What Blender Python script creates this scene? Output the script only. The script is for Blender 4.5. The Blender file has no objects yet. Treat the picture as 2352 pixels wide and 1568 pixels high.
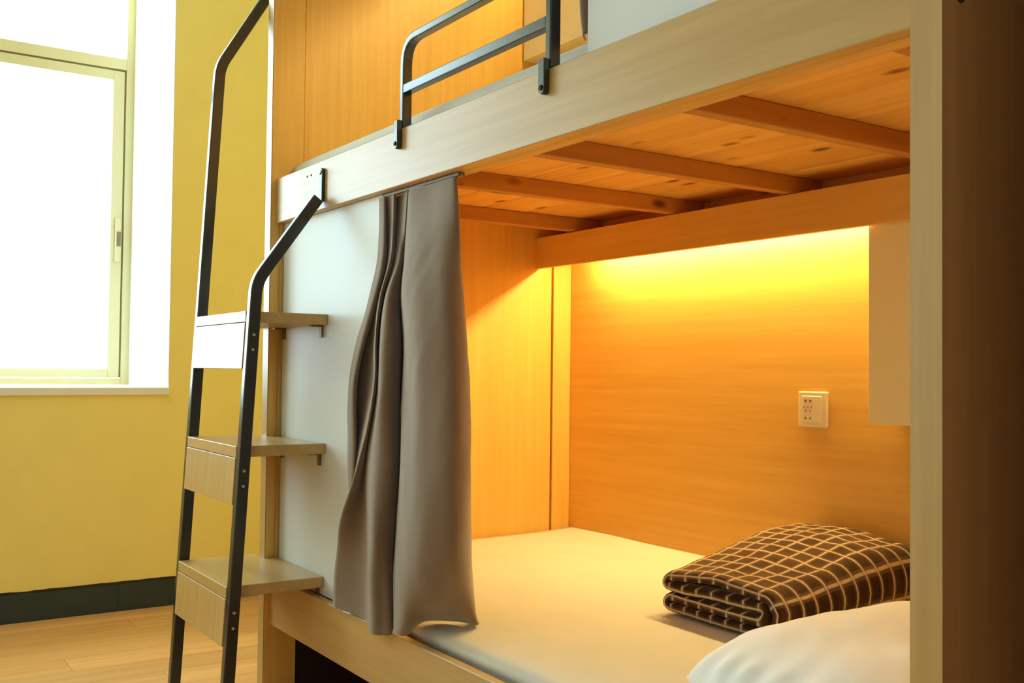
import bpy, bmesh, math, random
from mathutils import Vector, Matrix, noise
random.seed(7)
S = bpy.context.scene
COL = S.collection

# ------------------------------------------------------------------ camera
cam_d = bpy.data.cameras.new('camera'); cam = bpy.data.objects.new('camera', cam_d); COL.objects.link(cam)
S.camera = cam
F_PX, YAW, PIT, ROL = 2355.09, .58936, .027496, .010851
cam_d.sensor_fit = 'HORIZONTAL'; cam_d.sensor_width = 36.0; cam_d.lens = 36.0*F_PX/2352
cam_d.clip_start = .02; cam_d.clip_end = 200
fw = Vector((-math.cos(YAW)*math.cos(PIT), math.sin(YAW)*math.cos(PIT), math.sin(PIT)))
rt = fw.cross(Vector((0, 0, 1))).normalized(); up = rt.cross(fw)
rt, up = rt*math.cos(ROL)+up*math.sin(ROL), up*math.cos(ROL)-rt*math.sin(ROL)
m = Matrix((rt, up, -fw)).transposed().to_4x4(); m.translation = (0, 0, .9)
cam.matrix_world = m

# ------------------------------------------------------------------ sky, lights, exposure
SKY = 11.8
LED = 172.0
W = bpy.data.worlds.new('sky'); S.world = W; W.use_nodes = True
bg = W.node_tree.nodes['Background']; bg.inputs[0].default_value = (.67, .875, 1.0, 1); bg.inputs[1].default_value = SKY
pl = bpy.data.lights.new('window_portal', 'AREA'); pl.shape = 'RECTANGLE'; pl.size = 1.9; pl.size_y = 2.0
pl.cycles.is_portal = True
po = bpy.data.objects.new('window_portal', pl); COL.objects.link(po)
po.location = (-4.52, .16, 1.76); po.rotation_euler = Vector((1, 0, 0)).to_track_quat('-Z', 'Y').to_euler()
pl2 = pl.copy(); pl2.size = .95; pl2.size_y = 2.35
po2 = bpy.data.objects.new('added_door_portal', pl2); COL.objects.link(po2); po2.location = (-4.52, -1.62, 1.2); po2.rotation_euler = po.rotation_euler  # samples the sky through the added door
vs = S.view_settings
S.display_settings.display_device = 'sRGB'
vs.view_transform = 'Standard'; vs.look = 'None'; vs.gamma = 1; vs.use_curve_mapping = False
vs.exposure = 0.0
S.cycles.max_bounces = 14; S.cycles.diffuse_bounces = 8; S.cycles.transparent_max_bounces = 12
S.cycles.sample_clamp_indirect = 8
S.cycles.caustics_reflective = False; S.cycles.caustics_refractive = False

# ------------------------------------------------------------------ helpers
def tag(o, label=None, cat=None, group=None, kind=None):
    if label: o['label'] = label
    if cat: o['category'] = cat
    if group: o['group'] = group
    if kind: o['kind'] = kind
    return o

def empty(name, loc, label=None, cat=None, group=None, kind=None):
    o = bpy.data.objects.new(name, None); COL.objects.link(o); o.location = loc; o.empty_display_size = .05
    return tag(o, label, cat, group, kind)

def wpos(o):
    v = Vector((0, 0, 0))
    while o is not None:
        v += o.location; o = o.parent
    return v

def obj(name, bm, mat, parent=None, smooth=False, origin=None):
    """Link a bmesh built in world coordinates as one mesh object (origin moved to its base)."""
    me = bpy.data.meshes.new(name)
    if origin is None:
        xs = [v.co for v in bm.verts]
        lo = Vector([min(c[i] for c in xs) for i in range(3)]); hi = Vector([max(c[i] for c in xs) for i in range(3)])
        origin = Vector(((lo.x+hi.x)/2, (lo.y+hi.y)/2, lo.z))
    origin = Vector(origin)
    bmesh.ops.translate(bm, vec=-origin, verts=bm.verts)
    bmesh.ops.recalc_face_normals(bm, faces=bm.faces)
    if smooth:
        for f in bm.faces: f.smooth = True
    bm.to_mesh(me); bm.free()
    me.materials.append(mat)
    o = bpy.data.objects.new(name, me); COL.objects.link(o)
    if parent is not None:
        o.parent = parent; o.location = origin - wpos(parent)
    else:
        o.location = origin
    return o

def box(bm, x0, x1, y0, y1, z0, z1, bev=.0015, seg=1):
    r = bmesh.ops.create_cube(bm, size=1)
    vs_ = r['verts']
    for v in vs_:
        v.co = Vector(((x0+x1)/2+v.co.x*(x1-x0), (y0+y1)/2+v.co.y*(y1-y0), (z0+z1)/2+v.co.z*(z1-z0)))
    if bev > 0:
        es = list({e for v in vs_ for e in v.link_edges})
        bmesh.ops.bevel(bm, geom=es, offset=bev, segments=seg, affect='EDGES', profile=.5)
    return bm

def B(*a, **k):
    return box(bmesh.new(), *a, **k)

def cyl(bm, c, axis, r, h, n=12, r2=None):
    q = Vector(axis).normalized().to_track_quat('Z', 'Y').to_matrix().to_4x4()
    q.translation = Vector(c)
    bmesh.ops.create_cone(bm, cap_ends=True, segments=n, radius1=r, radius2=r if r2 is None else r2, depth=h, matrix=q)
    return bm

def sweep_plane(bm, pts, w, plane, lo, hi, closed=False):
    """Rectangular bar along a polyline in a plane: pts are 2D centre points, w the in-plane width,
    lo..hi the extent across the plane. plane 'YZ' (across = x) or 'XZ' (across = y)."""
    n = len(pts); L = []; R = []
    for i in range(n):
        p = Vector(pts[i])
        a = Vector(pts[i-1]) if (i > 0 or closed) else None
        b = Vector(pts[(i+1) % n]) if (i < n-1 or closed) else None
        d1 = (p-a).normalized() if a is not None else (b-p).normalized()
        d2 = (b-p).normalized() if b is not None else d1
        n1 = Vector((-d1.y, d1.x)); n2 = Vector((-d2.y, d2.x))
        nm = (n1+n2).normalized(); k = w/2/max(.3, nm.dot(n1))
        L.append(p+nm*k); R.append(p-nm*k)
    def P(q, t):
        return (t, q.x, q.y) if plane == 'YZ' else (q.x, t, q.y)
    rings = [[bm.verts.new(P(L[i], lo)), bm.verts.new(P(L[i], hi)), bm.verts.new(P(R[i], hi)), bm.verts.new(P(R[i], lo))] for i in range(n)]
    for i in range(n if closed else n-1):
        A, Bq = rings[i], rings[(i+1) % n]
        for k in range(4):
            bm.faces.new((A[k], A[(k+1) % 4], Bq[(k+1) % 4], Bq[k]))
    if not closed:
        bm.faces.new(rings[0]); bm.faces.new(rings[-1][::-1])
    return bm

def round_corner(p0, p1, p2, r, n=6):
    """Points of a rounded corner at p1."""
    p0, p1, p2 = Vector(p0), Vector(p1), Vector(p2)
    a = p1+(p0-p1).normalized()*r; b = p1+(p2-p1).normalized()*r
    return [tuple((1-t)**2*a+2*t*(1-t)*p1+t*t*b) for t in [i/n for i in range(n+1)]]

def bevel_mod(o, w=.002, seg=2, ang=40):
    md = o.modifiers.new('bevel', 'BEVEL'); md.width = w; md.segments = seg; md.limit_method = 'ANGLE'; md.angle_limit = math.radians(ang)
    return o

def cr(p0, p1, p2, p3, t):
    return .5*((2*p1)+(-p0+p2)*t+(2*p0-5*p1+4*p2-p3)*t*t+(-p0+3*p1-3*p2+p3)*t**3)

def cr_line(pts, sub):
    out = []; n = len(pts)
    for i in range(n-1):
        a, b, c, d = pts[max(i-1, 0)], pts[i], pts[i+1], pts[min(i+2, n-1)]
        for k in range(sub):
            out.append(cr(a, b, c, d, k/sub))
    out.append(pts[-1].copy())
    return out

def grid(bm, G, uv=None):
    V = [[bm.verts.new(p) for p in row] for row in G]
    for i in range(len(V)-1):
        for j in range(len(V[0])-1):
            bm.faces.new((V[i][j], V[i][j+1], V[i+1][j+1], V[i+1][j]))
    return V

# ------------------------------------------------------------------ materials
def mat(name, rough=.5, spec=.5):
    M = bpy.data.materials.new(name); M.use_nodes = True
    N = M.node_tree; b = N.nodes['Principled BSDF']
    b.inputs['Roughness'].default_value = rough
    b.inputs['Specular IOR Level'].default_value = spec
    return M, N, b

def plain(name, col, rough=.5, spec=.5, metal=0, bump=0, bscale=300):
    M, N, b = mat(name, rough, spec)
    b.inputs['Base Color'].default_value = (*col, 1); b.inputs['Metallic'].default_value = metal
    tc = N.nodes.new('ShaderNodeTexCoord'); nz = N.nodes.new('ShaderNodeTexNoise'); nz.inputs['Scale'].default_value = 6
    N.links.new(tc.outputs['Object'], nz.inputs['Vector'])
    mx = N.nodes.new('ShaderNodeMix'); mx.data_type = 'RGBA'
    mx.inputs[6].default_value = (*[c*.95 for c in col], 1); mx.inputs[7].default_value = (*[min(1, c*1.04) for c in col], 1)
    N.links.new(nz.outputs['Fac'], mx.inputs[0]); N.links.new(mx.outputs[2], b.inputs['Base Color'])
    if bump:
        n2 = N.nodes.new('ShaderNodeTexNoise'); n2.inputs['Scale'].default_value = bscale; n2.inputs['Detail'].default_value = 3
        N.links.new(tc.outputs['Object'], n2.inputs['Vector'])
        bp = N.nodes.new('ShaderNodeBump'); bp.inputs['Strength'].default_value = bump; bp.inputs['Distance'].default_value = .002
        N.links.new(n2.outputs['Fac'], bp.inputs['Height']); N.links.new(bp.outputs['Normal'], b.inputs['Normal'])
    return M

def wood(name, c1, c2, axis='X', rough=.33, spec=.5, fine=60, knots=None, contrast=1.0, varies=False):
    """Wood laminate: grain streaks stretched along one axis, a broad slow figure, optional knots."""
    M, N, b = mat(name, rough, spec)
    tc = N.nodes.new('ShaderNodeTexCoord')
    src = tc.outputs['Object']
    if varies:
        oi = N.nodes.new('ShaderNodeObjectInfo'); ad = N.nodes.new('ShaderNodeVectorMath'); ad.operation = 'ADD'
        sc = N.nodes.new('ShaderNodeMath'); sc.operation = 'MULTIPLY'; sc.inputs[1].default_value = 17.3
        N.links.new(oi.outputs['Random'], sc.inputs[0]); N.links.new(src, ad.inputs[0]); N.links.new(sc.outputs[0], ad.inputs[1]); src = ad.outputs[0]
    def nz(scale, along, detail=4, rg=.6):
        mp = N.nodes.new('ShaderNodeMapping'); s = [scale]*3; s['XYZ'.index(axis)] = along
        mp.inputs['Scale'].default_value = s
        N.links.new(src, mp.inputs['Vector'])
        t = N.nodes.new('ShaderNodeTexNoise'); t.inputs['Scale'].default_value = 1; t.inputs['Detail'].default_value = detail; t.inputs['Roughness'].default_value = rg
        N.links.new(mp.outputs[0], t.inputs['Vector']); return t
    a = nz(fine, fine*.035); c = nz(fine*.16, fine*.012, 3, .5)
    ad = N.nodes.new('ShaderNodeMath'); ad.operation = 'MULTIPLY_ADD'; ad.inputs[1].default_value = .55
    ml = N.nodes.new('ShaderNodeMath'); ml.operation = 'MULTIPLY'; ml.inputs[1].default_value = .45
    N.links.new(c.outputs['Fac'], ml.inputs[0]); N.links.new(a.outputs['Fac'], ad.inputs[0]); N.links.new(ml.outputs[0], ad.inputs[2])
    rp = N.nodes.new('ShaderNodeValToRGB')
    rp.color_ramp.elements[0].position = .5-.18/contrast; rp.color_ramp.elements[0].color = (*c1, 1)
    rp.color_ramp.elements[1].position = .5+.18/contrast; rp.color_ramp.elements[1].color = (*c2, 1)
    N.links.new(ad.outputs[0], rp.inputs[0])
    out = rp.outputs[0]
    if knots:
        ksc, kr = knots
        mp = N.nodes.new('ShaderNodeMapping'); s = [ksc]*3; s['XYZ'.index(axis)] = ksc*.45; mp.inputs['Scale'].default_value = s
        N.links.new(src, mp.inputs['Vector'])
        vo = N.nodes.new('ShaderNodeTexVoronoi'); vo.inputs['Scale'].default_value = 1
        N.links.new(mp.outputs[0], vo.inputs['Vector'])
        k = N.nodes.new('ShaderNodeValToRGB'); k.color_ramp.elements[0].position = kr*.35; k.color_ramp.elements[0].color = (1, 1, 1, 1)
        k.color_ramp.elements[1].position = kr; k.color_ramp.elements[1].color = (0, 0, 0, 1)
        N.links.new(vo.outputs['Distance'], k.inputs[0])
        mx = N.nodes.new('ShaderNodeMix'); mx.data_type = 'RGBA'; mx.inputs[7].default_value = (c1[0]*.35, c1[1]*.22, c1[2]*.15, 1)
        N.links.new(k.outputs[0], mx.inputs[0]); N.links.new(out, mx.inputs[6]); out = mx.outputs[2]
    if varies:
        hv = N.nodes.new('ShaderNodeHueSaturation')
        mr = N.nodes.new('ShaderNodeMapRange'); mr.inputs[3].default_value = .86; mr.inputs[4].default_value = 1.1
        N.links.new(oi.outputs['Random'], mr.inputs[0]); N.links.new(mr.outputs[0], hv.inputs['Value']); N.links.new(out, hv.inputs['Color']); out = hv.outputs[0]
    N.links.new(out, b.inputs['Base Color'])
    bp = N.nodes.new('ShaderNodeBump'); bp.inputs['Strength'].default_value = .12; bp.inputs['Distance'].default_value = .0006
    N.links.new(a.outputs['Fac'], bp.inputs['Height']); N.links.new(bp.outputs['Normal'], b.inputs['Normal'])
    return M

def fabric(name, col, sheen=.2, weave=900, rough=.9):
    M, N, b = mat(name, rough, .2)
    tc = N.nodes.new('ShaderNodeTexCoord'); nz = N.nodes.new('ShaderNodeTexNoise'); nz.inputs['Scale'].default_value = 9; nz.inputs['Detail'].default_value = 5
    N.links.new(tc.outputs['Object'], nz.inputs['Vector'])
    mx = N.nodes.new('ShaderNodeMix'); mx.data_type = 'RGBA'
    mx.inputs[6].default_value = (*[c*.93 for c in col], 1); mx.inputs[7].default_value = (*[min(1, c*1.06) for c in col], 1)
    N.links.new(nz.outputs['Fac'], mx.inputs[0]); N.links.new(mx.outputs[2], b.inputs['Base Color'])
    n2 = N.nodes.new('ShaderNodeTexNoise'); n2.inputs['Scale'].default_value = weave; N.links.new(tc.outputs['Object'], n2.inputs['Vector'])
    n3 = N.nodes.new('ShaderNodeTexNoise'); n3.inputs['Scale'].default_value = 22; n3.inputs['Detail'].default_value = 4; N.links.new(tc.outputs['Object'], n3.inputs['Vector'])
    ad = N.nodes.new('ShaderNodeMath'); ad.operation = 'MULTIPLY_ADD'; ad.inputs[1].default_value = .15
    N.links.new(n2.outputs['Fac'], ad.inputs[0]); N.links.new(n3.outputs['Fac'], ad.inputs[2])
    bp = N.nodes.new('ShaderNodeBump'); bp.inputs['Strength'].default_value = .25; bp.inputs['Distance'].default_value = .003
    N.links.new(ad.outputs[0], bp.inputs['Height']); N.links.new(bp.outputs['Normal'], b.inputs['Normal'])
    b.inputs['Sheen Weight'].default_value = sheen
    return M

LIGHT1, LIGHT2 = (.44, .265, .080), (.58, .375, .140)
WARM1, WARM2 = (.70, .41, .088), (.85, .54, .14)
wood_x = wood('light_oak_along', LIGHT1, LIGHT2, 'X')
wood_y = wood('light_oak_across', LIGHT1, LIGHT2, 'Y')
wood_z = wood('light_oak_upright', LIGHT1, LIGHT2, 'Z')
warm_x = wood('warm_beech_along', WARM1, WARM2, 'X')
warm_z = wood('warm_beech_upright', WARM1, WARM2, 'Z')
pine_x = wood('pine_along', (.76, .40, .09), (.95, .60, .20), 'X', .55, .3, 45, (13.0, .2), 1.2, True)
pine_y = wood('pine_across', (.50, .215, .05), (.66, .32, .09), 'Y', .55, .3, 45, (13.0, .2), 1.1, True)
plank_m = wood('floor_laminate', (.62, .30, .10), (.84, .50, .20), 'Y', .35, .45, 40, None, 1.0, True)
yellow = plain('yellow_paint', (.92, .79, .27), .75, .25, 0, .08, 60)
shade_block_m = wood('shade_block_dark', (.085, .040, .016), (.13, .062, .025), 'Z')  # for the added block: dark, so it returns little light
under_shade = plain('painted_under_shade', (.035, .018, .012), .6, .2)  # near-black colour standing in for the shade under the bed
shaded_outer_wood = wood('shaded_outer_wood', (.50, .215, .065), (.62, .29, .10), 'Z', .5, .2)  # darker, redder wood: the end board's shade put into its colour
cream = plain('cream_paint', (.78, .79, .79), .8, .2)
white_paint = plain('white_paint', (.85, .85, .82), .7, .3)
white_lam = plain('white_laminate', (.70, .72, .715), .4, .22)
cream_lam = plain('cream_laminate', (.92, .86, .52), .45, .4)
black_metal = plain('black_powder_coat', (.014, .015, .016), .22, .8)
steel = plain('zinc_steel', (.62, .62, .60), .35, .5, .9)
bronze = plain('dull_bracket_metal', (.20, .15, .10), .45, .5, .6)
alu = plain('champagne_aluminium', (.62, .54, .31), .4, .5)
dark_gap = plain('dark_rubber', (.26, .23, .10), .8, .2)
tile_m = plain('dark_slate_tile', (.018, .042, .052), .3, .5)
grout = plain('grey_grout', (.16, .17, .16), .9, .2)
plastic = plain('ivory_plastic', (.86, .78, .60), .35, .5)
hole_m = plain('dark_hole', (.03, .02, .015), .8, .2)
sheet = fabric('cream_sheet', (.71, .69, .61), .1)
pillow_m = fabric('white_pillowcase', (.90, .90, .89), .1)
taupe = fabric('taupe_curtain', (.215, .150, .102), .55)
led_m = bpy.data.materials.new('warm_led'); led_m.use_nodes = True
_n = led_m.node_tree; _n.nodes.remove(_n.nodes['Principled BSDF']); _e = _n.nodes.new('ShaderNodeEmission')
_e.inputs[0].default_value = (1, .79, .29, 1); _e.inputs[1].default_value = LED
_n.links.new(_e.outputs[0], _n.nodes['Material Output'].inputs[0])
led_dim = led_m.copy(); led_dim.name = 'warm_led_dimmer'
[n for n in led_dim.node_tree.nodes if n.type == 'EMISSION'][0].inputs[1].default_value = LED*.5
glass_m = bpy.data.materials.new('window_glass'); glass_m.use_nodes = True
_n = glass_m.node_tree; _n.nodes.remove(_n.nodes['Principled BSDF'])
_t = _n.nodes.new('ShaderNodeBsdfTransparent'); _t.inputs[0].default_value = (.95, .98, .97, 1)
_g = _n.nodes.new('ShaderNodeBsdfGlossy'); _g.inputs['Roughness'].default_value = .02
_m = _n.nodes.new('ShaderNodeMixShader'); _m.inputs[0].default_value = .05
_n.links.new(_t.outputs[0], _m.inputs[1]); _n.links.new(_g.outputs[0], _m.inputs[2])
_n.links.new(_m.outputs[0], _n.nodes['Material Output'].inputs[0])

def plaid(name):
    M, N, b = mat(name, .95, .15)
    uv = N.nodes.new('ShaderNodeUVMap'); uv.uv_map = 'cloth'
    sp = N.nodes.new('ShaderNodeSeparateXYZ'); N.links.new(uv.outputs[0], sp.inputs[0])
    def mth(op, a, v=None, w=None):
        n = N.nodes.new('ShaderNodeMath'); n.operation = op; N.links.new(a, n.inputs[0])
        if isinstance(v, float): n.inputs[1].default_value = v
        elif v is not None: N.links.new(v, n.inputs[1])
        return n.outputs[0]
    def stripe(axis, period, off, half):
        t = mth('FRACT', mth('MULTIPLY', mth('ADD', sp.outputs[axis], off), 1/period))
        d = mth('ABSOLUTE', mth('SUBTRACT', t, .5))
        s = N.nodes.new('ShaderNodeMapRange'); s.interpolation_type = 'SMOOTHSTEP'
        s.inputs[1].default_value = half/period+.015; s.inputs[2].default_value = half/period-.015
        N.links.new(d, s.inputs[0]); return s.outputs[0]
    P = .0405
    def mix(fac, c_in, c):
        n = N.nodes.new('ShaderNodeMix'); n.data_type = 'RGBA'; N.links.new(fac, n.inputs[0])
        if isinstance(c_in, tuple): n.inputs[6].default_value = (*c_in, 1)
        else: N.links.new(c_in, n.inputs[6])
        n.inputs[7].default_value = (*c, 1); return n.outputs[2]
    c = mix(mth('MULTIPLY', stripe(0, P*4, .0, .02), .6), (.042, .018, .010), (.075, .038, .017))
    c = mix(mth('MULTIPLY', stripe(1, P*4, .03, .02), .6), c, (.075, .035, .016))
    for ax, o in ((0, 0.), (1, .01)):
        c = mix(mth('MULTIPLY', stripe(ax, P, o, .0066), .45), c, (.24, .14, .065))
        c = mix(mth('MULTIPLY', stripe(ax, P, o, .0022), .8), c, (.74, .58, .40))
    N.links.new(c, b.inputs['Base Color'])
    tc = N.nodes.new('ShaderNodeTexCoord'); n2 = N.nodes.new('ShaderNodeTexNoise'); n2.inputs['Scale'].default_value = 500
    N.links.new(tc.outputs['Object'], n2.inputs['Vector'])
    bp = N.nodes.new('ShaderNodeBump'); bp.inputs['Strength'].default_value = .3; bp.inputs['Distance'].default_value = .002
    N.links.new(n2.outputs['Fac'], bp.inputs['Height']); N.links.new(bp.outputs['Normal'], b.inputs['Normal'])
    b.inputs['Sheen Weight'].default_value = .35; b.inputs['Sheen Roughness'].default_value = .35; b.inputs['Sheen Tint'].default_value = (1, .8, .5, 1)
    return M
plaid_m = plaid('brown_plaid')
CURT=[[(-2.0439,1.010,1.276),(-2.0144,1.008,1.276),(-2.0260,1.016,1.276),(-1.9967,1.016,1.276),(-1.9727,1.010,1.276),(-1.9992,1.030,1.276),(-1.9709,1.028,1.276),(-1.9358,1.020,1.276),(-1.9148,1.012,1.276),(-1.9353,1.025,1.276),(-1.9051,1.012,1.276),(-1.8651,1.014,1.276),(-1.8262,1.018,1.276),(-1.7695,1.016,1.276),(-1.7270,1.018,1.276),(-1.7675,1.040,1.276)],
[(-2.0314,1.005,1.200),(-1.9961,1.000,1.200),(-2.0215,1.016,1.200),(-2.0027,1.016,1.200),(-1.9648,1.005,1.200),(-2.0051,1.030,1.200),(-1.9614,1.020,1.200),(-1.9283,1.012,1.200),(-1.9224,1.012,1.200),(-1.9524,1.030,1.200),(-1.8900,1.000,1.200),(-1.8392,0.996,1.200),(-1.7885,0.998,1.200),(-1.7365,1.000,1.200),(-1.7067,1.012,1.200),(-1.7673,1.045,1.200)],
[(-2.0270,0.998,1.130),(-1.9863,0.992,1.130),(-2.0235,1.016,1.130),(-2.0130,1.016,1.130),(-1.9480,0.989,1.130),(-1.9960,1.020,1.130),(-1.9256,0.996,1.130),(-1.9309,1.007,1.130),(-1.9493,1.020,1.130),(-1.9929,1.045,1.130),(-1.8761,0.986,1.130),(-1.8103,0.976,1.130),(-1.7566,0.979,1.130),(-1.7093,0.987,1.130),(-1.7001,1.012,1.130),(-1.7738,1.055,1.130)],
[(-2.0649,0.995,1.050),(-2.0156,0.987,1.050),(-2.0660,1.016,1.050),(-2.0573,1.016,1.050),(-1.9589,0.972,1.050),(-2.0317,1.015,1.050),(-1.9245,0.970,1.050),(-1.9162,0.982,1.050),(-1.9496,1.012,1.050),(-2.0219,1.055,1.050),(-1.8578,0.972,1.050),(-1.7771,0.955,1.050),(-1.7224,0.958,1.050),(-1.6752,0.972,1.050),(-1.6917,1.012,1.050),(-1.7733,1.065,1.050)],
[(-2.1218,0.994,0.950),(-2.0668,0.984,0.950),(-2.1249,1.016,0.950),(-2.0802,1.016,0.950),(-1.9593,0.963,0.950),(-2.0521,1.015,0.950),(-1.9268,0.960,0.950),(-1.9008,0.972,0.950),(-1.9292,1.005,0.950),(-2.0202,1.060,0.950),(-1.8356,0.969,0.950),(-1.7507,0.944,0.950),(-1.6975,0.946,0.950),(-1.6504,0.966,0.950),(-1.6764,1.012,0.950),(-1.7623,1.070,0.950)],
[(-2.1530,0.994,0.850),(-2.0970,0.984,0.850),(-2.1559,1.016,0.850),(-2.0857,1.016,0.850),(-1.9541,0.960,0.850),(-2.0471,1.012,0.850),(-1.9196,0.956,0.850),(-1.8958,0.968,0.850),(-1.9244,1.002,0.850),(-2.0234,1.060,0.850),(-1.8346,0.969,0.850),(-1.7423,0.941,0.850),(-1.6894,0.943,0.850),(-1.6380,0.963,0.850),(-1.6742,1.015,0.850),(-1.7615,1.075,0.850)],
[(-2.1433,0.992,0.700),(-2.1068,0.990,0.700),(-2.1487,1.014,0.700),(-2.1418,1.014,0.700),(-2.0209,0.960,0.700),(-2.0824,1.004,0.700),(-1.9451,0.953,0.700),(-1.8970,0.964,0.700),(-1.9200,1.000,0.700),(-2.0177,1.055,0.700),(-1.8376,0.966,0.700),(-1.7449,0.939,0.700),(-1.6854,0.943,0.700),(-1.6363,0.966,0.700),(-1.6743,1.022,0.700),(-1.7727,1.085,0.700)],
[(-2.1592,1.006,0.560),(-2.1347,1.000,0.560),(-2.1601,1.014,0.560),(-2.1624,1.014,0.560),(-2.1121,0.961,0.560),(-2.0907,1.006,0.560),(-1.9303,0.946,0.560),(-1.9064,0.963,0.560),(-1.9316,0.998,0.560),(-2.0224,1.050,0.560),(-1.8503,0.966,0.560),(-1.7608,0.944,0.560),(-1.6996,0.953,0.560),(-1.6622,0.988,0.560),(-1.7024,1.045,0.560),(-1.7859,1.095,0.560)],
[(-2.1617,1.010,0.460),(-2.1451,1.006,0.460),(-2.1565,1.014,0.460),(-2.1569,1.012,0.460),(-2.1731,0.976,0.460),(-2.0873,1.006,0.460),(-1.9604,0.960,0.460),(-1.9327,0.974,0.460),(-1.9327,0.995,0.460),(-1.9987,1.034,0.460),(-1.8827,0.979,0.460),(-1.8048,0.965,0.460),(-1.7557,0.986,0.460),(-1.7356,1.036,0.460),(-1.7555,1.085,0.460),(-1.8176,1.120,0.460)],
[(-2.1551,1.008,0.395),(-2.1385,1.004,0.395),(-2.1480,1.010,0.395),(-2.1483,1.008,0.395),(-2.1848,0.978,0.395),(-2.0810,1.004,0.395),(-1.9644,0.964,0.395),(-1.9387,0.978,0.395),(-1.9307,0.995,0.395),(-1.9733,1.022,0.395),(-1.8808,0.979,0.395),(-1.8255,0.977,0.395),(-1.8311,1.026,0.395),(-1.7896,1.071,0.395),(-1.7667,1.100,0.396),(-1.8140,1.125,0.398)],
[(-2.1493,1.006,0.353),(-2.1327,1.002,0.353),(-2.1422,1.008,0.353),(-2.1449,1.006,0.353),(-2.1925,0.980,0.352),(-2.0751,1.002,0.347),(-1.9689,0.968,0.343),(-1.9410,0.981,0.343),(-1.9292,0.995,0.346),(-1.9681,1.020,0.351),(-1.8855,0.982,0.358),(-1.8546,0.991,0.361),(-1.8835,1.041,0.373),(-1.8354,1.088,0.380),(-1.7710,1.108,0.382),(-1.8150,1.130,0.384)]]

# ================================================================== THE ROOM
XW = -3.95                                     # inner face of the window wall
bm = B(-4.6, 1.7, -2.3, 2.2, -.06, -.012, bev=0)
floor = tag(obj('floor', bm, hole_m), kind='structure')
# laminate boards running along y, staggered, each its own piece with an eased edge
PW, PL = .142, 1.24
shared = {}
ix = 0; x = XW
while x < 1.6:
    x1 = min(x+PW, 1.6)
    y = -2.3 - (ix*.41 % 1)*PL
    while y < 2.06:
        a, b_ = max(y, -2.25), min(y+PL, 2.06)
        if b_-a > .02:
            key = (round(x1-x, 4), round(b_-a, 4))
            if key in shared:
                o = bpy.data.objects.new('plank', shared[key]); COL.objects.link(o); o.parent = floor
                o.location = Vector(((x+x1)/2, (a+b_)/2, -.012)) - floor.location
            else:
                o = obj('plank', B(x+.0004, x1-.0004, a+.0004, b_-.0004, -.012, 0, bev=.001), plank_m, floor)
                shared[key] = o.data
        y += PL
    x += PW; ix += 1

# window wall: a thick wall with a splayed opening
bm = bmesh.new()
def prism(bm, poly, z0, z1):
    lo = [bm.verts.new((p[0], p[1], z0)) for p in poly]; hi = [bm.verts.new((p[0], p[1], z1)) for p in poly]
    bm.faces.new(lo[::-1]); bm.faces.new(hi)
    for i in range(len(poly)):
        j = (i+1) % len(poly); bm.faces.new((lo[i], lo[j], hi[j], hi[i]))
WT, WB, WY0, WY1 = 2.72, .79, -.76, 1.082
prism(bm, [(XW, WY1), (XW, 2.2), (-4.6, 2.2), (-4.6, 1.03), (-4.45, 1.055)], 0, 2.95)
DY0, DY1, DT = -2.08, -1.16, 2.36                # unseen glazed door, added so daylight reaches the floor and lower bed
prism(bm, [(XW, WY0), (-4.45, WY0+.027), (-4.6, WY0+.03), (-4.6, DY1), (XW, DY1)], 0, 2.95)
prism(bm, [(XW, DY0), (-4.6, DY0), (-4.6, -2.3), (XW, -2.3)], 0, 2.95)
prism(bm, [(XW, DY1), (-4.6, DY1), (-4.6, DY0), (XW, DY0)], DT, 2.95)
prism(bm, [(XW, WY0), (XW, WY1), (-4.6, WY1), (-4.6, WY0)], 0, WB)
prism(bm, [(XW, WY0), (XW, WY1), (-4.6, WY1), (-4.6, WY0)], WT, 2.95)
wl = tag(obj('wall_left', bm, yellow), kind='structure')
bm = bmesh.new()
prism(bm, [(XW-.001, WY1-.0035), (XW-.001, WY1-.0002), (-4.45, 1.0548), (-4.45, 1.0512)], WB+.0305, WT)
obj('white_reveal', bm, white_paint, wl)
bm = bmesh.new()
prism(bm, [(XW-.001, WY0+.0035), (XW-.001, WY0+.0002), (-4.45, WY0+.0272), (-4.45, WY0+.0308)], WB+.0305, WT)
obj('white_reveal', bm, white_paint, wl)
tag(obj('wall_back', B(-4.6, 1.7, 2.06, 2.2, 0, 2.95, bev=0), yellow), kind='structure')
tag(obj('wall_front', B(-4.6, 1.7, -2.4, -2.25, 0, 2.95, bev=0), cream), kind='structure')
tag(obj('wall_right', B(1.6, 1.75, -2.3, 2.2, 0, 2.95, bev=0), cream), kind='structure')
tag(obj('wall_shade_block', B(-.49, 1.6, 1.0, 2.06, 0, 2.95, bev=0), shade_block_m), kind='structure')  # unseen block added to keep light off the right end board
tag(obj('ceiling', B(-4.6, 1.7, -2.4, 2.2, 2.95, 3.05, bev=0), white_paint), kind='structure')
# pale sill board
tag(obj('trim_1', B(-4.44, XW+.012, WY0+.005, 1.083, WB, WB+.030, bev=.003), white_paint), kind='structure')

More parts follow.
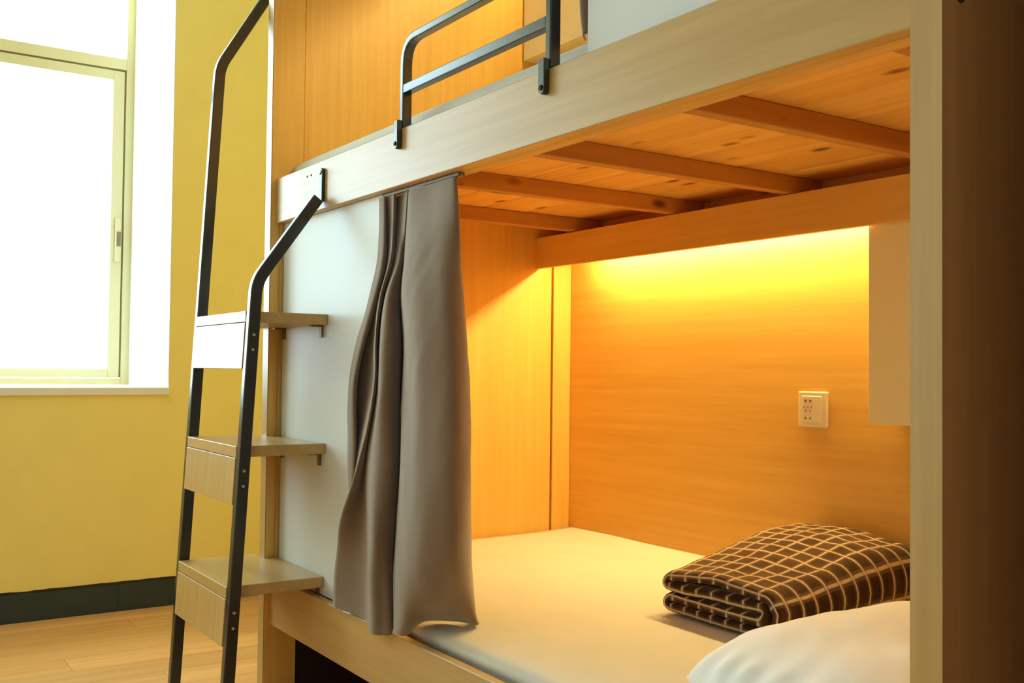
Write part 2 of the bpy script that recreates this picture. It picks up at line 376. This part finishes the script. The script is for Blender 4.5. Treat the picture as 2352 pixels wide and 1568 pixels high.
# slate skirting tiles
bb = tag(obj('baseboard_left', B(XW, XW+.004, -2.25, 2.06, 0, .099, bev=0), grout), kind='structure')
y = .911-.6*6
sh = None
while y < 2.05:
    y1 = min(y+.6, 2.06)
    if y1-y > .59 and sh is not None:
        o = bpy.data.objects.new('tile', sh); COL.objects.link(o); o.parent = bb; o.location = Vector((XW+.0055, (y+y1)/2, 0))-bb.location
    elif y > -2.2:
        o = obj('tile', B(XW, XW+.011, y+.0025, y1-.0025, 0, .099, bev=.0015), tile_m, bb)
        if y1-y > .59: sh = o.data
    y = y1
# ragged bead of paint and mortar along the top of the tiles
bm = bmesh.new(); rows = []
yy = -2.2
while yy < 2.05:
    d = .0035*noise.noise(Vector((yy*9, 3, 0)))+.004*max(0, noise.noise(Vector((yy*23, 8, 0))))
    rows.append((yy, .101+d, XW+.006+.003*noise.noise(Vector((yy*17, 1, 4))))); yy += .012
pv = None
for (yy, z, xx) in rows:
    cv = [bm.verts.new((XW, yy, z+.005)), bm.verts.new((xx, yy, z)), bm.verts.new((XW+.011, yy, .0985))]
    if pv:
        for k in range(2): bm.faces.new((pv[k], pv[k+1], cv[k+1], cv[k]))
    pv = cv
obj('caulk_bead', bm, hole_m, bb)

# ------------------------------------------------------------------ window
win = empty('window_1', (-4.45, .15, .82), kind='structure')
XF0, XF1 = -4.50, -4.45
fy0, fy1 = -.73, 1.055
bm = bmesh.new()
box(bm, XF0, XF1, fy1-.036, fy1, .82, WT)
box(bm, XF0, XF1, fy0, fy0+.036, .82, WT)
box(bm, XF0, XF1, fy0+.0361, fy1-.0361, .82, .846)
box(bm, XF0, XF1, fy0+.0361, fy1-.0361, WT-.036, WT)
box(bm, XF0, XF1, fy0+.0361, fy1-.0361, 2.136, 2.182)
obj('window_frame', bm, alu, win)
mid = .16
dr = empty('added_door_1', (-4.47, -1.62, 0), kind='structure')  # added out of view as an extra daylight opening
bm = bmesh.new()
box(bm, XF0, XF1, DY1-.05, DY1, 0, DT); box(bm, XF0, XF1, DY0, DY0+.05, 0, DT); box(bm, XF0, XF1, DY0, DY1, DT-.05, DT); box(bm, XF0, XF1, DY0, DY1, 0, .09)
obj('added_door_frame', bm, alu, dr)
obj('pane', B(-4.478, -4.474, DY0+.05, DY1-.05, .09, DT-.05, bev=0), glass_m, dr)
bm = bmesh.new(); box(bm, XF1, XF1+.03, DY1-.045, DY1-.025, 1.0, 1.14, .004)
obj('handle', bm, steel, dr)
box_ = bmesh.new(); box(box_, XF0, XF1, mid-.02, mid+.02, 2.18, WT)
obj('mullion', box_, alu, win)
for (a, b_) in ((fy0+.036, mid), (mid, fy1-.036)):
    obj('pane', B(-4.478, -4.474, a, b_, 2.182, WT-.036, bev=0), glass_m, win)
def sash(y0, y1, x0, seal):
    bm = bmesh.new(); z0, z1 = .850, 2.128
    box(bm, x0, x0+.022, y0, y0+.045, z0, z1); box(bm, x0, x0+.022, y1-.045, y1, z0, z1)
    box(bm, x0, x0+.022, y0+.0451, y1-.0451, z0, z0+.034); box(bm, x0, x0+.022, y0+.0451, y1-.0451, z1-.040, z1)
    s = obj('sash', bm, alu, win)
    obj('pane', B(x0+.009, x0+.013, y0+.04, y1-.04, z0+.03, z1-.036, bev=0), glass_m, s)
    g = bmesh.new()
    if seal: box(g, x0+.006, x0+.016, y1+.0005, fy1-.0355, z0, z1+.0005, bev=0)
    box(g, x0+.006, x0+.016, y0, y1+(.0077 if seal else 0), z1+.0005, z1+.0078, bev=0)
    obj('rubber_seal', g, dark_gap, s)
    return s
s1 = sash(mid-.02, fy1-.043, XF1-.024, True)
s2 = sash(fy0+.037, mid+.03, XF0+.002, False)
bm = bmesh.new(); xk = XF1-.002; yk = fy1-.060
box(bm, xk, xk+.010, yk-.010, yk+.012, 1.33, 1.51, .002); 
lt = obj('latch', bm, alu, s1)
obj('latch_slot', B(xk+.010, xk+.012, yk-.004, yk+.012, 1.395, 1.455, bev=.0005), bronze, s1)

# ================================================================== THE BUNK
X0, X1 = -2.65, -.69
TOP = 2.46
bunk = empty('bunk_bed', (-1.67, 1.5, 0), 'tall oak laminate double bunk with grey curtains, filling the right of the room', 'bunk bed')
# left end: two posts with a set-back infill board
cpf = obj('corner_post', B(-2.689, X0, .9862, 1.077, 0, TOP), warm_z, bunk)
obj('edge_band', B(-2.689, X0, .985, .9861, 0, TOP, 0), wood_z, cpf)
obj('corner_post', B(-2.689, X0, 1.931, 2.0, 0, TOP), warm_z, bunk)
bm = B(-2.686, X0-.006, 1.0795, 1.9270, .215, TOP)
box(bm, -2.684, X0-.024, 1.0773, 1.0794, .215, TOP, 0); box(bm, -2.684, X0-.024, 1.9271, 1.9308, .215, TOP, 0)
obj('end_panel', bm, warm_z, bunk)
obj('shade_end_board', B(-2.683, X0-.010, 1.0775, 1.9305, 0, .2147), under_shade, bunk)  # dark sheet in place of the deep shade below the end panel
obj('shade_back_board', B(X0, X1, 1.60, 1.618, 0, .2795), under_shade, bunk)  # dark sheet closing the void, shade painted as a board
# right end board, seen from outside
ep = obj('end_panel', B(X1, -.6521, .9863, 2.0, 0, TOP, .001), warm_z, bunk)
obj('edge_band', B(X1, -.651, .985, .9862, 0, TOP, 0), wood_z, ep)
tag(obj('shaded_outer_face', B(-.6520, -.651, .9863, 2.0, 0, TOP, 0), shaded_outer_wood, ep), 'outer face of the end board, its shade put into a darker brown')
cp = bmesh.new(); cyl(cp, (-.6505, 1.018, 1.312), (1, 0, 0), .007, .002, 16)
tag(obj('screw_cap', cp, hole_m, ep), 'small black screw cap')
obj('back_panel', B(-2.689, -.651, 2.0005, 2.018, 0, TOP, 0), warm_x, bunk)
obj('top_panel', B(X0, X1, .99, 2.0, TOP-.02, TOP), white_lam, bunk)
# lower deck
obj('front_rail', B(X0, X1, 1.0, 1.020, .215, .344, .0018), wood_x, bunk)
obj('bed_base', B(X0, X1, 1.0203, 2.0, .280, .298), warm_x, bunk)
# upper deck
ur = obj('front_rail', B(X0, X1, 1.0, 1.028, 1.287, 1.408, .0018), wood_x, bunk)
for hx in (-2.435, -2.41):
    h = bmesh.new(); cyl(h, (hx, .9998, 1.382), (0, 1, 0), .003, .001, 10)
    obj('screw_hole', h, hole_m, ur)
obj('ledger', B(X0, X1, 1.0281, 1.057, 1.287, 1.319), pine_x, bunk)
obj('ledger', B(X0, X1, 1.972, 2.0, 1.3185, 1.3595), pine_x, bunk)
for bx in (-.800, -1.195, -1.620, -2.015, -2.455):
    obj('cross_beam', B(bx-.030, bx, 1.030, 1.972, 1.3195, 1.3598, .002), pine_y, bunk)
seams = [1.030, 1.105, 1.250, 1.395, 1.540, 1.690, 1.835, 2.0]
for a, b_ in zip(seams[:-1], seams[1:]):
    obj('plank', B(X0, X1, a+.0018, b_-.0018, 1.360, 1.378, .003), pine_x, bunk)
# light pelmets under each deck: a board in front, a lid on top
for dy, dz in ((0, 0), (-.17, 1.05)):
    v = obj('pelmet', B(X0, X1, 1.862+dy, 1.878+dy, 1.22+dz, 1.317+dz, .001), warm_x, bunk)
    obj('pelmet_lid', B(X0, X1, 1.8785+dy, 2.0, 1.305+dz, 1.3168+dz, .001), warm_x, v)
# white front panels: left half below, right half above
obj('front_panel', B(X0+.0003, -2.055, 1.0215, 1.0305, .3445, 1.2868, .001), white_lam, bunk)
obj('front_panel', B(-1.327, X1, 1.030, 1.046, 1.3785, TOP-.02, .001), white_lam, bunk)
obj('filler_strip', B(X0+.0003, X0+.010, 1.012, 1.0213, .3445, 1.2868, .001), wood_z, bunk)

# guard rail on the upper rail
gr = obj('guard_rail', sweep_plane(bmesh.new(), [(-1.928, 1.4085)]+round_corner((-1.928, 1.41), (-1.928, 1.596), (-1.6, 1.596), .055)
         + round_corner((-1.6, 1.596), (-1.397, 1.596), (-1.397, 1.41), .055)+[(-1.397, 1.4085)], .015, 'XZ', 1.000, 1.022), black_metal, bunk)
bevel_mod(gr, .0025)
bevel_mod(obj('middle_bar', B(-1.922, -1.403, 1.0005, 1.0215, 1.482, 1.501, 0), black_metal, gr), .002)
for cx_ in (-1.930, -1.399):
    c = bmesh.new()
    pts = [(cx_-.009, 1.420)]
    sweep_plane(c, [(cx_, 1.424), (cx_, 1.372)], .017, 'XZ', .988, .9995)
    cyl(c, (cx_, .99375, 1.372), (0, 1, 0), .0085, .0115, 20)
    k = obj('clip', c, black_metal, gr); bevel_mod(k, .001)
    s_ = bmesh.new(); cyl(s_, (cx_, .9872, 1.374), (0, 1, 0), .0042, .002, 14)
    obj('screw', s_, hole_m, gr)

# curtain track under the upper rail
tr = obj('curtain_track', B(-2.09, -1.725, 1.022, 1.038, 1.2795, 1.2866, .001), bronze, bunk)
for hx in (-1.76, -1.735, -1.71):
    g = bmesh.new(); cyl(g, (hx, 1.024, 1.278), (0, 0, 1), .0035, .0028, 8); obj('glider', g, bronze, tr)

# lower cabinet hanging on the back board at the head end
def cabinet(x0, x1, y0, z0, z1, label, group=None):
    o = empty('wall_cabinet', ((x0+x1)/2, (y0+2.0)/2, z0), label, 'cabinet')
    obj('carcass', B(x0, x1, y0+.017, 1.9998, z0, z1, .001), cream_lam, o)
    obj('door', B(x0, x1, y0, y0+.016, z0, z1, .0015), cream_lam, o)
    return o
cabinet(-1.424, X1-.0005, 1.885, .7915, 1.3045, 'cream wall cabinet under the pelmet in the lower bunk near the socket')
cabinet(X0+.0005, X1-.0005, 1.803, 1.872, 2.31, 'cream wall cabinet high in the upper bunk behind the guard rail')

# strip lights behind the pelmets
def strip(x0, x1, z, label, dy=0, lm=None):
    o = empty('strip_light', ((x0+x1)/2, 1.95+dy, z), label, 'light')
    obj('housing', B(x0, x1, 1.956+dy, 1.982+dy, z+.0045, z+.0148, .001), plastic, o)
    obj('diffuser', B(x0+.004, x1-.004, 1.958+dy, 1.980+dy, z-.010, z+.0044, .002), lm or led_m, o)
strip(-2.49, -1.432, 1.290, 'warm strip light glowing under the pelmet on the back of the lower bunk')
strip(-2.60, -.80, 2.339, 'warm strip light glowing inside the upper bunk above the guard rail', -.17, led_dim)

# double socket
so = empty('wall_socket', (-1.664, 1.995, .769), 'small ivory wall socket on the warm wood back board', 'socket')
obj('faceplate', B(-1.707, -1.621, 1.990, 1.9998, .769, .855, .003, 2), plastic, so)
obj('insert', B(-1.694, -1.634, 1.9885, 1.9905, .780, .844, .001), plastic, so)
h = bmesh.new()
def slot(x, z, w, hh, a=0):
    q = bmesh.ops.create_cube(h, size=1)['verts']
    R_ = Matrix.Rotation(a, 4, 'Y')
    for v in q:
        c = Vector((v.co.x*w, v.co.y*.0012, v.co.z*hh)); v.co = R_ @ c+Vector((x, 1.9883, z))
for xx in (-1.683, -1.668):
    slot(xx, .832, .007, .006); slot(xx, .790, .005, .006)
slot(-1.687, .817, .0022, .0055); slot(-1.676, .817, .006, .0022); slot(-1.664, .817, .0022, .0055)
slot(-1.682, .808, .0022, .0055, .5); slot(-1.669, .808, .0022, .0055, -.5)
obj('pin_slots', h, dark_gap, so)

# ================================================================== LADDER
lad = empty('bunk_ladder', (-2.534, .80, 0), 'black steel bunk ladder with three pale wooden treads beside white panel', 'ladder')
fy = lambda z: .760+.055*z
cy_ = lambda z: fy(z)+.014
near = [(cy_(0), 0)]+round_corner((cy_(0), 0), (cy_(1.10), 1.10), (.984, 1.311), .028)+[(.984, 1.311)]
far = [(cy_(0), 0)]+round_corner((cy_(0), 0), (cy_(1.71), 1.71), (.975, 1.895), .028)+[(1.012, 1.955)]
st_n = bevel_mod(obj('stringer', sweep_plane(bmesh.new(), near, .028, 'YZ', -2.342, -2.320), black_metal, lad), .0025)
st_f = bevel_mod(obj('stringer', sweep_plane(bmesh.new(), far, .028, 'YZ', -2.748, -2.726), black_metal, lad), .0025)
c = bmesh.new(); box(c, -2.340, -2.322, .9915, .9998, 1.305, 1.378, 0); cyl(c, (-2.331, .99565, 1.378), (0, 1, 0), .009, .0083, 20)
k = bevel_mod(obj('mounting_tab', c, black_metal, st_n), .001)
s_ = bmesh.new(); cyl(s_, (-2.331, .9905, 1.377), (0, 1, 0), .004, .002, 14); obj('screw', s_, steel, st_n)
c = bmesh.new(); box(c, -2.746, -2.662, .978, .9845, 1.935, 1.965, .001)
obj('mounting_tab', c, black_metal, st_f)
tx0, tx1 = -2.7258, -2.3425
for zt in (.391, .715, 1.031):
    yf = fy(zt)-.002
    t = bmesh.new()
    # board that fills round the corner post: back edge at the post on the left, at the white panel on the right
    poly = [(tx0, yf), (tx1, yf), (tx1, 1.0208), (X0+.0108, 1.0208), (X0+.0108, 1.0115), (X0+.0008, 1.0115), (X0+.0008, .9842), (tx0, .9842)]
    prism(t, poly, zt-.026, zt)
    tread = bevel_mod(obj('tread', t, wood_x, lad), .0015)
    a = bmesh.new()
    box(a, tx0, tx1, yf, yf+.018, zt-.136, zt-.0272, 0)
    # the apron follows the slope of the stringers
    for v in a.verts: v.co.y += (v.co.z-zt)*.055
    ap = bevel_mod(obj('apron', a, wood_z, tread), .0012)
    for zs in (zt-.056, zt-.091):
        s_ = bmesh.new(); cyl(s_, (-2.3192, fy(zs)+.014, zs), (1, 0, 0), .0042, .003, 14, .003); obj('screw', s_, steel, tread)
    for bx in (-2.372, -2.62):
        bk = bmesh.new()
        box(bk, bx-.012, bx+.004, 1.0165, 1.0211, max(zt-.056, .3458), zt-.0265, .0006); box(bk, bx-.012, bx+.004, .990, 1.0211, zt-.030, zt-.0265, .0006)
        obj('bracket', bk, bronze, tread)

# ================================================================== BEDDING
def mattress(z_base, prof, label, seed):
    """Profile (y, z) swept along x, front edge rounded, with soft unevenness on top."""
    pts = cr_line([Vector(p) for p in prof], 4)
    xs = [X0+.0015+i*(X1-X0-.003)/60 for i in range(61)]
    bm = bmesh.new(); G = []
    for i, xx in enumerate(xs):
        e = min(i, 60-i); rnd = 1 if e > 2 else (.985, .995, 1)[e] if e < 3 else 1
        row = []
        for p in pts:
            yy, zz = p.x, p.y
            if zz > z_base+.06:
                dn = max(0, min(1, (xx+1.97)/.04))*max(0, min(1, (-1.57-xx)/.04))*max(0, min(1, (1.17-yy)/.06)) if seed == 1.0 else 0; zz -= .0018*dn*max(0, min(1, (zz-.345)/.01)); kf = min(1, max(0, (yy-1.10)/.15)); zz += kf*.0035*noise.noise(Vector((xx*3.1, yy*4.2, seed)))+kf*.0012*noise.noise(Vector((xx*5, yy*21, seed+5)))
                zz = z_base+(zz-z_base)*rnd
            row.append(Vector((xx, yy, zz)))
        row += [Vector((xx, 1.9985, z_base)), Vector((xx, pts[0].x, z_base))]
        G.append(row)
    V = grid(bm, G)
    bm.faces.new(V[0][:-1]); bm.faces.new(V[-1][:-1][::-1])
    bmesh.ops.remove_doubles(bm, verts=bm.verts, dist=1e-5)
    o = obj('mattress', bm, sheet, None, True)
    return tag(o, label, 'mattress')
mattress(.2985, [(1.052, .2985), (1.045, .330), (1.036, .347), (1.036, .359), (1.044, .368), (1.060, .3735), (1.095, .378), (1.16, .383), (1.35, .387), (1.65, .389), (1.90, .394), (1.9985, .400)],
         'cream sheeted lower mattress under the plaid blanket and pillow', 1.0)
mattress(1.3788, [(1.0470, 1.3788), (1.0470, 1.428), (1.052, 1.445), (1.066, 1.456), (1.095, 1.461), (1.3, 1.462), (1.7, 1.462), (1.9985, 1.462)],
         'cream edged upper mattress just showing above the top bunk rail', 4.0)

# folded plaid blanket: one sheet folded twice (spine towards +x), swept along y
def blanket():
    th = .0225
    bx0, bx1, by0, by1, zb = -1.637, -1.312, 1.484, 1.960, .3915
    # centre line of the fold in (x, z): bottom layer, left fold, second layer, inner fold, third layer, left fold, top layer
    r1 = .0105
    def arc(cx, cz, r, a0, a1, n=8):
        return [(cx+r*math.cos(a0+(a1-a0)*i/n), cz+r*math.sin(a0+(a1-a0)*i/n)) for i in range(n+1)]
    h = [.011, .0330, .0570, .0800]
    def line(xa, xb, z, n=14, sag=0.):
        return [(xa+(xb-xa)*i/n, z+sag*math.sin(math.pi*i/n)) for i in range(n+1)]
    P = []
    P += line(.285, .022, h[0])
    P += arc(.022, (h[0]+h[1])/2, (h[1]-h[0])/2, -math.pi/2, -3*math.pi/2)[1:]
    P += line(.022, .270, h[1])[1:]
    P += arc(.270, (h[1]+h[2])/2, (h[2]-h[1])/2, -math.pi/2, math.pi/2)[1:]
    P += line(.270, .022, h[2])[1:]
    P += arc(.022, (h[2]+h[3])/2, (h[3]-h[2])/2, -math.pi/2, -3*math.pi/2)[1:]
    P += line(.022, .285, h[3], 18, .006)[1:]
    P += arc(.280, (h[0]+h[3])/2, (h[3]-h[0])/2, math.pi/2, -math.pi/2, 14)[1:]
    n = len(P)
    # arc length
    U = [0]
    for i in range(1, n): U.append(U[-1]+math.dist(P[i], P[i-1]))
    NY = 40
    bm = bmesh.new(); uvl = bm.loops.layers.uv.new('cloth')
    outer, inner = [], []
    for j in range(NY+1):
        t = j/NY
        y = by0+(by1-by0)*t
        edge = min(t, 1-t)*(by1-by0)
        puff = min(1, (edge/.03)) ** .5 if edge < .03 else 1
        th_ = th*(.66+.34*puff)*(1+.45*min(1, max(0, (y-1.5)/.36)))
        ro, ri = [], []
        for i in range(n):
            a, c = P[max(i-1, 0)], P[min(i+1, n-1)]
            d = Vector((c[0]-a[0], c[1]-a[1])).normalized(); nr = Vector((-d.y, d.x))
            p = Vector(P[i])
            wob = .004*noise.noise(Vector((p.x*11, y*9, p.y*40)))+.0025*noise.noise(Vector((p.x*26, y*24, i*.03)))
            top = (p.y/.09)
            dz = wob*top*1.2
            dy = (.012*noise.noise(Vector((p.x*6, p.y*55, 3.3))) if j < 6 else 0)*(1-j/6)
            dx = .006*noise.noise(Vector((p.y*30, y*7, 8)))*top
            # the far end is a little lower, corners slump
            sy = min(1, max(0, (y-1.50)/.36)); sl = 1+.58*sy*sy*(3-2*sy)*(1.04-.30*max(0, (p.x-.12)/.2))
            base = Vector((bx0+p.x*(1+.06*(t))-.035*t+dx, y+dy, 0))
            zc = p.y*sl+dz
            zl = zb+.006*t+zc+.0015
            ro.append(base+Vector((nr.x*th_/2, 0, zl+nr.y*th_/2)))
            ri.append(base+Vector((-nr.x*th_/2, 0, zl-nr.y*th_/2)))
        outer.append(ro); inner.append(ri)
    def mk(G, flip):
        V = [[bm.verts.new(p) for p in r] for r in G]
        for j in range(NY):
            for i in range(n-1):
                f = bm.faces.new((V[j][i], V[j][i+1], V[j+1][i+1], V[j+1][i]))
                for l, (jj, ii) in zip(f.loops, ((j, i), (j, i+1), (j+1, i+1), (j+1, i))):
                    l[uvl].uv = (U[ii], by0+(by1-by0)*jj/NY)
        return V
    A = mk(outer, 0); C = mk(inner, 1)
    def strip_(r1, r2, us, vs_):
        for i in range(len(r1)-1):
            f = bm.faces.new((r1[i], r1[i+1], r2[i+1], r2[i]))
            for l, k, w in zip(f.loops, (i, i+1, i+1, i), (0, 0, 1, 1)):
                l[uvl].uv = (us[k], vs_[k]+w*.018)
    strip_(A[0], C[0], U, [by0-.02]*n); strip_(A[-1], C[-1], U, [by1]*n)
    strip_([r[0] for r in A], [r[0] for r in C], [0]*(NY+1), [by0+(by1-by0)*j/NY for j in range(NY+1)])
    strip_([r[-1] for r in A], [r[-1] for r in C], [U[-1]]*(NY+1), [by0+(by1-by0)*j/NY for j in range(NY+1)])
    o = obj('folded_blanket', bm, plaid_m, None, True)
    return tag(o, 'brown plaid blanket folded into a thick square on the lower mattress', 'blanket')
blanket()

# pillow: two puffed faces meeting in a seam, pulled in between the corners
def pillow(cx, cy, cz, lx, ly, hgt, rot):
    n = 44; bm = bmesh.new(); R_ = Matrix.Rotation(rot, 3, 'Z')
    def pt(u, v, s):
        k = 1-.13*abs(v)**3-.03*(1-abs(v)**2)*abs(u)**6; q = 1-.13*abs(u)**3-.03*(1-abs(u)**2)*abs(v)**6
        x = u*lx/2*k; y = v*ly/2*q
        e = max(0, (1-abs(u)**3.2)*(1-abs(v)**3.2)) ** .52
        z = s*hgt/2*e
        if s > 0:
            z += e*(.006*noise.noise(Vector((x*9, y*9, 2)))+.004*noise.noise(Vector((x*22+y*10, y*14, 7))))
            c = (1-abs(e-.35)/.35) if e < .7 else 0
            z += .006*max(0, c)*math.sin(26*math.atan2(v, u)+3*noise.noise(Vector((x*8, y*8, 0))))
        else:
            z = max(z, -hgt*.36)
        p = R_ @ Vector((x, y, z)); return p+Vector((cx, cy, cz+hgt*.36))
    for s in (1, -1):
        V = [[bm.verts.new(pt(-1+2*i/n, -1+2*j/n, s)) for j in range(n+1)] for i in range(n+1)]
        for i in range(n):
            for j in range(n): bm.faces.new((V[i][j], V[i+1][j], V[i+1][j+1], V[i][j+1]))
    bmesh.ops.remove_doubles(bm, verts=bm.verts, dist=1e-5)
    o = obj('pillow', bm, pillow_m, None, True)
    tag(o, 'plump white pillow at the head of the lower bunk in front of the blanket', 'pillow')
    return o
pillow(-.922, 1.330, .3905, .446, .62, .170, .0)

# ------------------------------------------------------------------ curtains
def cloth_from(G, name, label, sub_s=5, sub_z=7, th=.0028):
    rows = [cr_line([Vector(p) for p in r], sub_s) for r in G]
    cols = [cr_line([rows[i][j] for i in range(len(rows))], sub_z) for j in range(len(rows[0]))]
    H = [[cols[j][i] for j in range(len(cols))] for i in range(len(cols[0]))]
    for r in H:
        for p in r:
            k = max(0, min(1, (1.22-p.z)/.12))*max(0, min(1, (p.z-.40)/.1)) if p.z < 1.3 else 0
            p.y += k*(.0045*noise.noise(Vector((p.x*11+p.z*3, p.z*3.2, 5)))+.003*noise.noise(Vector((p.x*27-p.z*9, p.z*8, 2))))
    for r in H:
        for p in r:
            if p.x < -2.04 and p.z < 1.3: p.y = min(p.y, 1.0175)
            if p.z < .40: p.z += .0025*max(0, min(1, (p.y-1.02)/.02))
    bm = bmesh.new(); grid(bm, H)
    o = obj(name, bm, taupe, None, True)
    md = o.modifiers.new('thickness', 'SOLIDIFY'); md.thickness = th; md.offset = 0
    return tag(o, label, 'curtain')
cloth_from(CURT, 'curtain', 'taupe curtain drawn back in long folds at the lower bunk opening')
G = []
for z, xl in ((2.42, -1.405), (2.0, -1.405), (1.6, -1.400), (1.52, -1.397), (1.467, -1.388)):
    r = []
    for i in range(9):
        r.append((xl+i*.028, 1.062+.012*(-1)**i, z))
    G.append(r)
cloth_from(G, 'curtain', 'dark edge of the taupe curtain gathered behind the white panel of the upper bunk')
